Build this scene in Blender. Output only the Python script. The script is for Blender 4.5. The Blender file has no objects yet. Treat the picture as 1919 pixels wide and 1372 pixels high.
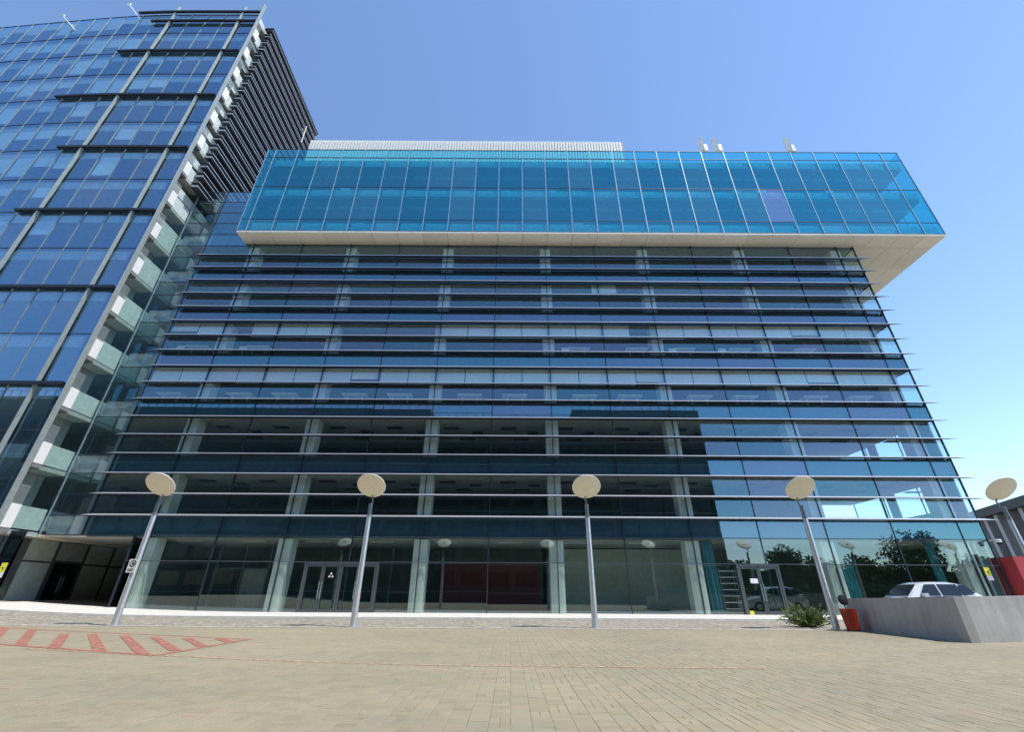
import bpy, math, random
from mathutils import Matrix, Vector
random.seed(7)
R = math.radians
scene = bpy.context.scene
col = scene.collection

# ------------------------------------------------------------------ camera
H_EYE = 1.0625
PITCH, ROLL, F_PX = 27.5, -0.32, 824.0
cam_d = bpy.data.cameras.new('camera')
cam = bpy.data.objects.new('camera', cam_d); col.objects.link(cam)
th, ro = R(PITCH), R(ROLL)
Fv = Vector((0, math.cos(th), math.sin(th))); Rv = Vector((1, 0, 0)); Uv = Rv.cross(Fv)
Rr = Rv * math.cos(ro) - Uv * math.sin(ro); Ur = Uv * math.cos(ro) + Rv * math.sin(ro)
cam.matrix_world = Matrix(((Rr.x, Ur.x, -Fv.x, 0), (Rr.y, Ur.y, -Fv.y, 0), (Rr.z, Ur.z, -Fv.z, H_EYE), (0, 0, 0, 1)))
cam_d.sensor_width = 36; cam_d.lens = 36 * F_PX / 1919
cam_d.clip_start = 0.05; cam_d.clip_end = 3000
scene.camera = cam

# ------------------------------------------------------------------ sky, sun, exposure
SUN = Vector((2.41, -1.3, 5.0)).normalized()
SUN_EL = math.asin(SUN.z); SUN_AZ = math.atan2(SUN.x, SUN.y)      # clockwise from +Y
world = bpy.data.worlds.new('World'); scene.world = world; world.use_nodes = True
wn = world.node_tree.nodes; wl = world.node_tree.links
sky = wn.new('ShaderNodeTexSky'); sky.sky_type = 'NISHITA'; sky.sun_disc = False
sky.sun_elevation = SUN_EL; sky.sun_rotation = SUN_AZ
sky.air_density = 1.0; sky.dust_density = 0.0; sky.ozone_density = 3.5; sky.altitude = 50
wl.new(sky.outputs[0], wn['Background'].inputs[0]); wn['Background'].inputs[1].default_value = 0.15
sun_d = bpy.data.lights.new('sun', 'SUN'); sun_d.energy = 2.75; sun_d.angle = R(0.53); sun_d.color = (1, .95, .87)
sun = bpy.data.objects.new('sun', sun_d); col.objects.link(sun)
sun.rotation_euler = (-SUN).to_track_quat('-Z', 'Y').to_euler(); sun.location = SUN * 150
vs = scene.view_settings; vs.view_transform = 'Standard'; vs.look = 'None'; vs.exposure = 0.85; vs.gamma = 1; vs.use_curve_mapping = False
scene.cycles.max_bounces = 10; scene.cycles.transparent_max_bounces = 24
scene.cycles.glossy_bounces = 4; scene.cycles.diffuse_bounces = 4
scene.cycles.caustics_reflective = False; scene.cycles.caustics_refractive = False
scene.cycles.use_denoising = True
scene.cycles.sample_clamp_indirect = 6

# ------------------------------------------------------------------ materials
def nodes(name):
    m = bpy.data.materials.new(name); m.use_nodes = True
    nt = m.node_tree; return m, nt, nt.nodes, nt.links
def mixc(n, l, fac, a, b, mode='MIX'):
    x = n.new('ShaderNodeMix'); x.data_type = 'RGBA'; x.blend_type = mode
    for s, v in (('Factor', fac), ('A', a), ('B', b)):
        sock = [i for i in x.inputs if i.name == s and (i.type == 'RGBA' or (s == 'Factor' and i.type == 'VALUE'))][0]
        if hasattr(v, 'links'): l.new(v, sock)
        else: sock.default_value = v if not isinstance(v, tuple) else (v + (1,) if len(v) == 3 else v)
    return [o for o in x.outputs if o.type == 'RGBA'][0]
def math_n(n, l, op, a, b=0.0):
    x = n.new('ShaderNodeMath'); x.operation = op
    for i, v in enumerate((a, b)):
        if hasattr(v, 'links'): l.new(v, x.inputs[i])
        else: x.inputs[i].default_value = v
    return x.outputs[0]
def ramp(n, l, src, stops):
    r = n.new('ShaderNodeValToRGB'); e = r.color_ramp.elements
    while len(e) < len(stops): e.new(.5)
    for el, (p, c) in zip(e, stops): el.position = p; el.color = tuple(c) + (1,)
    l.new(src, r.inputs[0]); return r.outputs[0]
def noise(n, l, scale, detail=4, rough=.55, coords='Object', stretch=None):
    tc = n.new('ShaderNodeTexCoord'); t = n.new('ShaderNodeTexNoise')
    src = tc.outputs[coords]
    if coords == 'World':
        pass
    if stretch:
        mp = n.new('ShaderNodeMapping'); mp.inputs['Scale'].default_value = stretch; l.new(src, mp.inputs[0]); src = mp.outputs[0]
    l.new(src, t.inputs['Vector']); t.inputs['Scale'].default_value = scale
    t.inputs['Detail'].default_value = detail; t.inputs['Roughness'].default_value = rough
    return t.outputs['Fac']
def wpos(n):
    return n.new('ShaderNodeNewGeometry').outputs['Position']
def wnoise(n, l, scale, detail=4, rough=.55, stretch=(1, 1, 1)):
    mp = n.new('ShaderNodeMapping'); mp.inputs['Scale'].default_value = stretch; l.new(wpos(n), mp.inputs[0])
    t = n.new('ShaderNodeTexNoise'); l.new(mp.outputs[0], t.inputs['Vector']); t.inputs['Scale'].default_value = scale
    t.inputs['Detail'].default_value = detail; t.inputs['Roughness'].default_value = rough
    return t.outputs['Fac']
def bump(n, l, h, strength, dist, bsdf):
    b = n.new('ShaderNodeBump'); b.inputs['Strength'].default_value = strength; b.inputs['Distance'].default_value = dist
    l.new(h, b.inputs['Height']); l.new(b.outputs[0], bsdf.inputs['Normal'])

M = {}
def plain(name, c, rough=.5, metal=0.0, var=.12, scale=3.0, objvar=0.0, bmp=0.0, emis=None, stretch=(1, 1, 1), coat=0):
    m, nt, n, l = nodes(name); b = n['Principled BSDF']
    f = wnoise(n, l, scale, 5, .6, stretch)
    lo = tuple(max(0, v * (1 - var)) for v in c); hi = tuple(v * (1 + var) for v in c)
    cc = ramp(n, l, f, [(.3, lo), (.7, hi)])
    if objvar:
        oi = n.new('ShaderNodeObjectInfo')
        k = math_n(n, l, 'MULTIPLY_ADD', oi.outputs['Random'], 2 * objvar); n[k.node.name].inputs[2].default_value = 1 - objvar
        vm = n.new('ShaderNodeVectorMath'); vm.operation = 'SCALE'; l.new(cc, vm.inputs[0]); l.new(k, vm.inputs['Scale']); cc = vm.outputs[0]
    l.new(cc, b.inputs['Base Color']); b.inputs['Roughness'].default_value = rough; b.inputs['Metallic'].default_value = metal
    if coat: b.inputs['Coat Weight'].default_value = coat
    if bmp: bump(n, l, wnoise(n, l, scale * 12, 3), bmp, .01, b)
    M[name] = m; return m
def glass(name, refl_a, refl_b, base, trans, wav=.0, bmp=.035):
    """coated facade glass: a mirror-like coat over a tinted clear pane, hue differing a little from pane to pane"""
    m, nt, n, l = nodes(name)
    n.remove(n['Principled BSDF']); out = n['Material Output']
    oi = n.new('ShaderNodeObjectInfo')
    c = ramp(n, l, oi.outputs['Random'], [(.25, refl_a), (.6, tuple((p + q) / 2 for p, q in zip(refl_a, refl_b))), (.8, refl_b)])
    g = n.new('ShaderNodeBsdfGlossy'); g.inputs['Roughness'].default_value = .0; l.new(c, g.inputs['Color'])
    t = n.new('ShaderNodeBsdfTransparent'); t.inputs['Color'].default_value = trans + (1,)
    fr = n.new('ShaderNodeLayerWeight'); fr.inputs['Blend'].default_value = .5
    sch = math_n(n, l, 'POWER', fr.outputs['Facing'], 4.5)
    f2 = math_n(n, l, 'MULTIPLY_ADD', sch, 1 - base); n[f2.node.name].inputs[2].default_value = base
    mx = n.new('ShaderNodeMixShader'); l.new(f2, mx.inputs[0]); l.new(t.outputs[0], mx.inputs[1]); l.new(g.outputs[0], mx.inputs[2])
    if bmp:
        bp = n.new('ShaderNodeBump'); bp.inputs['Strength'].default_value = bmp; bp.inputs['Distance'].default_value = .02
        l.new(wnoise(n, l, .55, 1), bp.inputs['Height']); l.new(bp.outputs[0], g.inputs['Normal'])
    l.new(mx.outputs[0], out.inputs[0]); M[name] = m; return m

glass('facade_glass', (.40, .72, .84), (.56, .67, .85), .21, (.92, .99, .98))
glass('shop_glass', (.70, .88, .90), (.76, .88, .90), .19, (.90, .98, .94))
glass('spandrel_glass', (.34, .68, .80), (.50, .62, .80), .27, (.60, .78, .86))
glass('upper_box_glass', (.17, .66, .80), (.30, .76, .86), .36, (.26, .80, .86))
glass('upper_box_glass_pale', (.60, .74, .90), (.62, .74, .90), .46, (.6, .72, .84))
glass('tower_glass', (.44, .68, .95), (.62, .76, .97), .33, (.68, .86, .94))
glass('inner_face', (.9, .95, .95), (.9, .95, .95), .0, (.97, .99, .98), bmp=0)
glass('clear_glass', (.8, .9, .9), (.85, .92, .92), .04, (.90, .96, .94))
glass('dark_glass', (.7, .8, .9), (.75, .8, .9), .12, (.2, .24, .26))
plain('mullion_dark', (.035, .05, .07), .4, .3)
plain('mullion_light', (.34, .48, .54), .35, .5)
plain('pilaster', (.30, .34, .33), .45, .2)
plain('fin_body', (.025, .03, .045), .45, .2)
plain('fin_nose', (.68, .69, .70), .35, .5, var=.05)
plain('bar_black', (.02, .022, .03), .4, .2)
plain('louver_dark', (.07, .08, .10), .35, .4)
plain('louver_edge', (.40, .43, .48), .4, .3)
plain('soffit', (.92, .865, .755), .6, var=.05, objvar=.06)
plain('dark_gap', (.02, .02, .02), .8)
plain('slab', (.42, .44, .43), .8)
plain('spandrel_back', (.10, .15, .19), .8)
plain('bulkhead', (.55, .62, .62), .7)
plain('box_bulkhead', (.62, .70, .72), .7)
plain('inner_wall', (.30, .33, .34), .85)
plain('inner_wall_pale', (.42, .48, .43), .85)
plain('inner_red', (.11, .012, .012), .7)
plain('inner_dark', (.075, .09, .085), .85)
plain('ceiling', (.38, .39, .37), .85)
plain('ceiling_dark', (.06, .06, .06), .8)
plain('column', (.80, .84, .79), .7, var=.05)
plain('blind', (.90, .93, .91), .8, var=.04, objvar=.08)
plain('white_wall', (.80, .80, .78), .6, var=.04)
plain('white_metal', (.78, .78, .76), .5, var=.04)
plain('desk', (.90, .91, .92), .6)
plain('door_metal', (.10, .115, .125), .4, .4)
def concrete_mat():
    m, nt, n, l = nodes('concrete'); b = n['Principled BSDF']
    c = ramp(n, l, wnoise(n, l, 1.1, 7, .68), [(.28, (.33, .33, .325)), (.5, (.41, .405, .395)), (.72, (.48, .475, .46))])
    st = ramp(n, l, wnoise(n, l, 5, 4, .6, (1, 1, .12)), [(.35, (.92, .915, .91)), (.65, (1.04, 1.04, 1.04))])
    c = mixc(n, l, 1.0, c, st, 'MULTIPLY')
    v = n.new('ShaderNodeTexVoronoi'); l.new(wpos(n), v.inputs['Vector']); v.inputs['Scale'].default_value = 9
    c = mixc(n, l, 1.0, c, ramp(n, l, v.outputs['Distance'], [(.03, (.6, .6, .6)), (.07, (1, 1, 1))]), 'MULTIPLY')
    l.new(c, b.inputs['Base Color']); b.inputs['Roughness'].default_value = .85
    bump(n, l, wnoise(n, l, 20, 5), .35, .01, b); M['concrete'] = m
concrete_mat()
plain('concrete_dark', (.20, .205, .21), .85, var=.12, scale=.8)
plain('plinth', (.66, .63, .57), .8, var=.12, scale=2.5, bmp=.2)
plain('kerb', (.58, .54, .46), .85, var=.15, scale=4, bmp=.2)
plain('pole_metal', (.60, .62, .64), .38, .65, var=.08, scale=6)
plain('pole_dark', (.25, .26, .28), .4, .6)
plain('lamp_disc', (.97, .92, .78), .55, var=.05, scale=8)
plain('lamp_back', (.80, .80, .78), .5)
plain('sign_yellow', (.80, .78, .06), .6)
plain('sign_white', (.80, .80, .80), .5)
plain('sign_black', (.02, .02, .02), .5)
plain('red_panel', (.42, .045, .05), .55, var=.08)
plain('bin_red', (.34, .03, .012), .55, var=.35, scale=9)
plain('black_paint', (.006, .007, .012), .9)
plain('car_white', (.72, .74, .76), .25, .1, var=.01, coat=.8)
plain('car_glass', (.015, .02, .025), .05)
plain('tyre', (.02, .02, .02), .85)
plain('rim', (.5, .5, .52), .3, .8)
plain('lens', (.75, .78, .8), .1)
plain('tail_red', (.4, .02, .02), .2)
plain('curtain', (.08, .34, .40), .8, var=.75, scale=7, stretch=(3, 3, .12))
plain('opp_wall', (.075, .092, .09), .8, var=.2)
plain('opp_window', (.025, .03, .032), .15)
plain('roof_dark', (.05, .05, .055), .7)
plain('neighbour_fin', (.42, .42, .43), .8, var=.08)
plain('neighbour_wall', (.62, .63, .64), .8, var=.06)
plain('bark', (.10, .075, .05), .9, scale=6)
plain('antenna', (.62, .64, .66), .5)
plain('screen_white', (.72, .72, .68), .6, var=.05)
plain('roof_grey', (.3, .3, .3), .9)
plain('chair_blue', (.05, .12, .22), .7)

def foliage(name, a, b):
    m, nt, n, l = nodes(name); bs = n['Principled BSDF']
    g = n.new('ShaderNodeNewGeometry')
    c = ramp(n, l, g.outputs['Random Per Island'], [(.1, a), (.9, b)])
    l.new(c, bs.inputs['Base Color']); bs.inputs['Roughness'].default_value = .6
    M[name] = m
foliage('juniper', (.06, .11, .025), (.26, .33, .09))
foliage('leaf', (.03, .06, .015), (.08, .13, .035))

# pavers: tone varies stone by stone, with wide stains, dust and fine grain
def paver_mat():
    m, nt, n, l = nodes('paver'); b = n['Principled BSDF']
    g = n.new('ShaderNodeNewGeometry'); oi = n.new('ShaderNodeObjectInfo')
    r = math_n(n, l, 'FRACT', math_n(n, l, 'ADD', g.outputs['Random Per Island'], oi.outputs['Random']))
    c = ramp(n, l, r, [(0, (.298, .262, .176)), (.35, (.332, .288, .192)), (.6, (.352, .304, .208)), (.8, (.314, .287, .200)), (1, (.362, .294, .204))])
    big = wnoise(n, l, .22, 5, .6)
    c = mixc(n, l, 1.0, c, ramp(n, l, big, [(.3, (.86, .87, .88)), (.7, (1.1, 1.08, 1.05))]), 'MULTIPLY')
    st = wnoise(n, l, 1.1, 6, .7, (.35, 1, 1))
    c = mixc(n, l, 1.0, c, ramp(n, l, st, [(.35, (.93, .93, .94)), (.7, (1.06, 1.05, 1.03))]), 'MULTIPLY')
    spots = wnoise(n, l, .8, 7, .72)
    c = mixc(n, l, 1.0, c, ramp(n, l, spots, [(.24, (.80, .80, .80)), (.36, (1, 1, 1))]), 'MULTIPLY')
    fine = wnoise(n, l, 60, 3)
    c = mixc(n, l, 1.0, c, ramp(n, l, fine, [(.3, (.9, .9, .9)), (.7, (1.08, 1.08, 1.08))]), 'MULTIPLY')
    l.new(c, b.inputs['Base Color']); b.inputs['Roughness'].default_value = .85
    bump(n, l, wnoise(n, l, 45, 4), .35, .004, b); M['paver'] = m
paver_mat()
def ground_mat():
    m, nt, n, l = nodes('ground'); b = n['Principled BSDF']
    br = n.new('ShaderNodeTexBrick'); l.new(wpos(n), br.inputs['Vector']); br.inputs['Scale'].default_value = 1
    br.inputs['Brick Width'].default_value = .2; br.inputs['Row Height'].default_value = .2; br.inputs['Mortar Size'].default_value = .006
    br.inputs['Color1'].default_value = (.30, .272, .208, 1); br.inputs['Color2'].default_value = (.335, .30, .235, 1); br.inputs['Mortar'].default_value = (.21, .19, .15, 1)
    big = wnoise(n, l, .22, 5, .6)
    c = mixc(n, l, 1.0, br.outputs[0], ramp(n, l, big, [(.3, (.86, .87, .88)), (.7, (1.1, 1.08, 1.05))]), 'MULTIPLY')
    l.new(c, b.inputs['Base Color']); b.inputs['Roughness'].default_value = .9; M['ground'] = m
ground_mat()
def joint_mat():
    plain('joint_sand', (.29, .252, .178), .95, var=.42, scale=2.2)
joint_mat()
def sett_mat():
    m, nt, n, l = nodes('sett'); b = n['Principled BSDF']
    v = n.new('ShaderNodeTexVoronoi'); l.new(wpos(n), v.inputs['Vector']); v.inputs['Scale'].default_value = 7; v.feature = 'F1'
    sep = n.new('ShaderNodeSeparateColor'); l.new(v.outputs['Color'], sep.inputs[0])
    c = ramp(n, l, sep.outputs[0], [(0, (.30, .275, .225)), (.5, (.42, .385, .315)), (1, (.54, .50, .42))])
    d = ramp(n, l, v.outputs['Distance'], [(.25, (1, 1, 1)), (.6, (.62, .6, .56))])
    c = mixc(n, l, 1.0, c, d, 'MULTIPLY')
    l.new(c, b.inputs['Base Color']); b.inputs['Roughness'].default_value = .9
    inv = math_n(n, l, 'SUBTRACT', 1.0, v.outputs['Distance']); bump(n, l, inv, .8, .03, b); M['sett'] = m
sett_mat()
def paint_mat(name, c, wear):
    m, nt, n, l = nodes(name); b = n['Principled BSDF']; out = n['Material Output']
    f = wnoise(n, l, 9, 6, .7); w = ramp(n, l, f, [(wear - .06, (0, 0, 0)), (wear + .06, (1, 1, 1))])
    b.inputs['Base Color'].default_value = c + (1,); b.inputs['Roughness'].default_value = .75
    t = n.new('ShaderNodeBsdfTransparent'); mx = n.new('ShaderNodeMixShader')
    l.new(w, mx.inputs[0]); l.new(t.outputs[0], mx.inputs[1]); l.new(b.outputs[0], mx.inputs[2]); l.new(mx.outputs[0], out.inputs[0]); M[name] = m
paint_mat('paint_red', (.47, .195, .14), .455)
paint_mat('paint_orange', (.50, .36, .23), .48)

# ------------------------------------------------------------------ builders
WLOC = {}
def put(name, mesh, loc=(0, 0, 0), parent=None, rot=None):
    o = bpy.data.objects.new(name, mesh); col.objects.link(o)
    loc = Vector(loc); WLOC[o] = loc
    if parent is not None:
        o.parent = parent; o.location = loc - WLOC[parent]
    else: o.location = loc
    if rot: o.rotation_euler = rot
    return o
def tag(o, label=None, cat=None, group=None, kind=None):
    if label: o['label'] = label
    if cat: o['category'] = cat
    if group: o['group'] = group
    if kind: o['kind'] = kind
    return o
def thing(name, label, cat, loc=(0, 0, 0), group=None):
    o = put(name, None, loc); o.empty_display_size = .2
    return tag(o, label, cat, group)
CUBE_F = [(0, 3, 2, 1), (4, 5, 6, 7), (0, 1, 5, 4), (1, 2, 6, 5), (2, 3, 7, 6), (3, 0, 4, 7)]
def cube_v(x0, x1, y0, y1, z0, z1):
    return [(x0, y0, z0), (x1, y0, z0), (x1, y1, z0), (x0, y1, z0), (x0, y0, z1), (x1, y0, z1), (x1, y1, z1), (x0, y1, z1)]
COATED = ('facade_glass', 'shop_glass', 'spandrel_glass', 'upper_box_glass', 'upper_box_glass_pale', 'tower_glass')
class MB:
    def __init__(s): s.v = []; s.f = []
    def add(s, v, f):
        k = len(s.v); s.v += [tuple(p) for p in v]; s.f += [tuple(i + k for i in q) for q in f]; return s
    def box(s, x0, x1, y0, y1, z0, z1): return s.add(cube_v(x0, x1, y0, y1, z0, z1), CUBE_F)
    def tube(s, p, q, r0, r1=None, n=12, cap=True):
        r1 = r0 if r1 is None else r1
        p, q = Vector(p), Vector(q); d = (q - p).normalized()
        a = d.orthogonal().normalized(); b = d.cross(a)
        v = []
        for c, r in ((p, r0), (q, r1)):
            for i in range(n):
                t = 2 * math.pi * i / n; v.append(c + a * r * math.cos(t) + b * r * math.sin(t))
        f = [(i, (i + 1) % n, n + (i + 1) % n, n + i) for i in range(n)]
        if cap: f += [tuple(range(n - 1, -1, -1)), tuple(range(n, 2 * n))]
        return s.add(v, f)
    def lathe(s, prof, n=24, c=(0, 0, 0), mat=None):
        v = []
        for r, z in prof:
            for i in range(n):
                t = 2 * math.pi * i / n; p = Vector((r * math.cos(t), r * math.sin(t), z))
                if mat is not None: p = mat @ p
                v.append(p + Vector(c))
        f = []
        for j in range(len(prof) - 1):
            for i in range(n):
                f.append((j * n + i, j * n + (i + 1) % n, (j + 1) * n + (i + 1) % n, (j + 1) * n + i))
        f.append(tuple(range(n - 1, -1, -1))); k = (len(prof) - 1) * n; f.append(tuple(range(k, k + n)))
        return s.add(v, f)
    def prism(s, poly, axis, a, b):
        """poly of 2-D points extruded along axis from a to b"""
        def P(u, w, t): return {'x': (t, u, w), 'y': (u, t, w), 'z': (u, w, t)}[axis]
        n = len(poly); v = [P(u, w, a) for u, w in poly] + [P(u, w, b) for u, w in poly]
        f = [(i, (i + 1) % n, n + (i + 1) % n, n + i) for i in range(n)] + [tuple(range(n - 1, -1, -1)), tuple(range(n, 2 * n))]
        return s.add(v, f)
    def mesh(s, name, mat, smooth=False, front=None):
        me = bpy.data.meshes.new(name); me.from_pydata(s.v, [], s.f); me.materials.append(M[mat])
        import bmesh
        bm = bmesh.new(); bm.from_mesh(me); bmesh.ops.recalc_face_normals(bm, faces=bm.faces); bm.to_mesh(me); bm.free()
        if smooth:
            me.polygons.foreach_set('use_smooth', [True] * len(me.polygons))
            try: me.set_sharp_from_angle(angle=R(35))
            except Exception: pass
        if front is not None and mat in COATED:
            me.materials.append(M['inner_face'])
            for p in me.polygons: p.material_index = 0 if p.normal.dot(Vector(front)) > .9 else 1
        me.update(); return me
    def build(s, name, mat, parent=None, loc=(0, 0, 0), smooth=False, rot=None):
        return put(name, s.mesh(name, mat, smooth), loc, parent, rot)
_bc = {}
def box(name, x0, x1, y0, y1, z0, z1, mat, parent=None, rot=None):
    """one box object, origin at its centre; boxes of one size and material share a mesh"""
    d = (round(x1 - x0, 3), round(y1 - y0, 3), round(z1 - z0, 3)); k = d + (mat,)
    if k not in _bc:
        _bc[k] = MB().box(-d[0] / 2, d[0] / 2, -d[1] / 2, d[1] / 2, -d[2] / 2, d[2] / 2).mesh(name, mat, front=(1, 0, 0) if d[0] < .05 else (0, -1, 0))
    return put(name, _bc[k], ((x0 + x1) / 2, (y0 + y1) / 2, (z0 + z1) / 2), parent, rot)
def jit(a=.0016): return (random.uniform(-a, a), 0, random.uniform(-a, a))
def gz(x): return .0022 * max(0, -max(x, -33) - 14) ** 2       # the plaza rises gently to the left

D = 28.97                       # main facade plane
PITCHZ = 1.313                  # fin spacing; three to a storey
Z0 = 5.38                       # first fin, first floor level
FL = 3 * PITCHZ
XL, XR = -29.1, 29.45           # main facade ends
MX = [2.81 + 4.19 * k for k in range(-7, 7)]
COLX = [2.81 + 8.38 * k for k in range(-3, 4)]

# ================================================================== GROUND
xs = [-400, -120, -60] + [-33 + i for i in range(0, 20)] + [-12, 0, 30, 120, 400]
ys = [-400, -60, -10, 3.8, 10, 18, 24, 30, 60, 400]
g = MB()
for y in ys:
    for x in xs: g.v.append((x, y, gz(x) - .012))
nx = len(xs)
for j in range(len(ys) - 1):
    for i in range(nx - 1): g.f.append((j * nx + i, j * nx + i + 1, (j + 1) * nx + i + 1, (j + 1) * nx + i))
ground = tag(g.build('ground', 'ground'), kind='structure')
# bed of sand that shows in the joints of the modelled paving
def strip(name, x0, x1, y0, y1, dz, mat, n=30, thick=0.0):
    s = MB()
    for i in range(n + 1):
        x = x0 + (x1 - x0) * i / n
        s.v += [(x, y0, gz(x) + dz), (x, y1, gz(x) + dz)]
    for i in range(n): s.f.append((2 * i, 2 * i + 2, 2 * i + 3, 2 * i + 1))
    if thick:
        k = len(s.v)
        for i in range(n + 1):
            x = x0 + (x1 - x0) * i / n
            s.v += [(x, y0, gz(x) + dz - thick), (x, y1, gz(x) + dz - thick)]
        for i in range(n):
            s.f += [(2 * i, k + 2 * i, k + 2 * i + 2, 2 * i + 2), (2 * i + 1, 2 * i + 3, k + 2 * i + 3, k + 2 * i + 1)]
        s.f += [(0, 1, k + 1, k), (2 * n, k + 2 * n, k + 2 * n + 1, 2 * n + 1)]
    return s.build(name, mat)
PY0, PY1 = 4.2, 17.75
tag(strip('paving_bed', -26, 24, PY0, PY1, -.0045, 'joint_sand', 50), kind='structure')

pav = tag(put('paving', None, (0, 5, 0)), kind='structure')
JN = .003
def stone_v(x0, x1, y0, y1, zt, tl):
    c = .006
    x0 += JN; x1 -= JN; y0 += JN; y1 -= JN
    zz = [zt + tl[0], zt + tl[1], zt + tl[2], zt + tl[3]]
    return [(x0, y0, zt - .02), (x1, y0, zt - .02), (x1, y1, zt - .02), (x0, y1, zt - .02),
            (x0, y0, zz[0] - c * .6), (x1, y0, zz[1] - c * .6), (x1, y1, zz[2] - c * .6), (x0, y1, zz[3] - c * .6),
            (x0 + c, y0 + c, zz[0]), (x1 - c, y0 + c, zz[1]), (x1 - c, y1 - c, zz[2]), (x0 + c, y1 - c, zz[3])]
STONE_F = [(0, 1, 5, 4), (1, 2, 6, 5), (2, 3, 7, 6), (3, 0, 4, 7), (4, 5, 9, 8), (5, 6, 10, 9), (6, 7, 11, 10), (7, 4, 8, 11), (8, 9, 10, 11)]
stones = []
rs = random.Random(3)
W = .2
ncol = int(50 / W)
for i in range(ncol):
    x0 = -26 + i * W
    y = PY0 + rs.random() * .2
    while y < PY1 - .2:
        lim = abs(x0 + .1) < 1.25 * y + 1.0
        k = rs.random()
        if k < .40: cells = [(0, W, 0, .2)]
        elif k < .72: cells = [(0, W, 0, .1), (0, W, .1, .2)]
        elif k < .92: cells = [(0, .1, 0, .2), (.1, W, 0, .2)]
        else: cells = [(0, W, 0, .1), (0, .1, .1, .2), (.1, W, .1, .2)]
        if lim:
            for a, b, c, d in cells: stones.append((x0 + a, x0 + b, y + c, y + d))
        y += .2
def in_view(s):
    return s[2] > 4.72 and abs((s[0] + s[1]) / 2) < 1.08 * s[2]
view = sorted([s for s in stones if in_view(s)], key=lambda s: s[2] - .5 * (s[1] - s[0]))
own = set(view[:300])
dz = random.Random(5)
rest = MB(); proto = {}
for s in stones:
    zt = gz((s[0] + s[1]) / 2) + dz.uniform(-.0012, .0018)
    if s in own:
        k = (round(s[1] - s[0], 2), round(s[3] - s[2], 2))
        if k not in proto:
            proto[k] = MB().add(stone_v(-k[0] / 2, k[0] / 2, -k[1] / 2, k[1] / 2, 0, (0, 0, 0, 0)), STONE_F).mesh('paver', 'paver')
        put('paver', proto[k], ((s[0] + s[1]) / 2, (s[2] + s[3]) / 2, zt), pav, (dz.uniform(-.008, .008), dz.uniform(-.008, .008), 0))
    else:
        tl = [dz.uniform(-.0012, .0012) for _ in range(4)]
        rest.add(stone_v(*s, zt, tl), STONE_F)
def raw_build(mb, name, mat, parent=None, loc=(0, 0, 0)):
    me = bpy.data.meshes.new(name); me.from_pydata([(a - loc[0], b - loc[1], c - loc[2]) for a, b, c in mb.v], [], mb.f); me.materials.append(M[mat]); me.update()
    return put(name, me, loc, parent)
tag(raw_build(rest, 'far_pavers', 'paver', pav), kind='stuff')

# kerb stones, strip of setts, plinth of the building
kr = tag(put('kerb', None, (0, 17.9, 0)), kind='structure')
kp = MB().box(-.494, .494, -.07, .07, -.06, .016).mesh('kerb_stone', 'kerb')
for i in range(-24, 20):
    x = i + .5
    if x > 11.2: break
    put('kerb_stone', kp, (x, 17.9, gz(x) + random.uniform(-.004, .004)), kr, (0, 0, random.uniform(-.004, .004)))
tag(strip('sett_strip', -45, 60, 18.0, 23.68, .004, 'sett', 60), kind='structure')
pl = tag(put('plinth', None, (0, 28, 0)), kind='structure')
for i in range(-19, 26):
    a = i * 1.5; x = a + .75
    m_ = (gz(a + 1.5) - gz(a)) / 1.5; zc = (gz(a) + gz(a + 1.5)) / 2 + .105
    box('plinth_slab', a + .004, a + 1.496, 23.7, 29.4, zc - .3, zc + random.uniform(-.002, .002), 'plinth', pl, (0, -math.atan(m_), 0))

# red hatched marking and faint orange line, worn paint on the stones
mk = tag(put('hatched_marking', None, (-9, 13, 0)), kind='structure')
def quad_strip(name, a, b, w, mat, parent, dz=.006, wv=None):
    a, b = Vector(a), Vector(b); d = (b - a).normalized(); s = Vector((-d.y, d.x)) * w / 2
    n = max(1, int((b - a).length / .8)); m = MB()
    for i in range(n + 1):
        p = a + (b - a) * i / n
        for q in (p + s, p - s): m.v.append((q.x, q.y, gz(q.x) + dz))
    for i in range(n): m.f.append((2 * i, 2 * i + 1, 2 * i + 3, 2 * i + 2))
    return raw_build(m, name, mat, parent)
OUT = [(-17.6, 17.2), (-6.78, 13.37), (-6.72, 9.92)]
quad_strip('border_line', (-19, 17.65), (-6.7, 13.34), .14, 'paint_red', mk)
quad_strip('border_line', (-6.75, 13.42), (-6.72, 9.95), .16, 'paint_red', mk, .007)
quad_strip('border_line', (-6.72, 9.93), (-13.2, 12.45), .16, 'paint_red', mk, .008)
ST = [((62, 1180), (37, 1211)), ((122, 1189), (100, 1217)), ((173, 1189), (187, 1222)), ((233, 1192), (268, 1227)), ((290, 1195), (330, 1221)), ((350, 1197), (382, 1213)), ((412, 1198), (432, 1205)), ((10, 1178), (-20, 1206))]
def pix_ground(px, py, z=0.0):
    r = Fv + Rr * ((px - 959.5) / F_PX) - Ur * ((py - 686) / F_PX)
    for _ in range(6):
        p = r * ((z - H_EYE) / r.z); z = gz(p.x)
    return (p.x, p.y)
for a, b in ST: quad_strip('stripe', pix_ground(*a), pix_ground(*b), .22, 'paint_red', mk, .0095)
ol = quad_strip('orange_line', (-10.2, 10.95), (-4.5, 9.4), .14, 'paint_orange', None, .005)
tag(ol, kind='structure')
for a, b in (((-4.5, 9.4), (-1.5, 8.9)), ((-1.5, 8.9), (4.2, 8.7))):
    quad_strip('line_segment', a, b, .14, 'paint_orange', ol, .005)

# ================================================================== MAIN BUILDING
B = thing('office_building', 'wide glass office block with horizontal sun fins and a blue glass box on top', 'building', (0, D, 0))
LEV = [Z0 + FL * i for i in range(0, 8)]       # 5.38 ... 32.96
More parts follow.
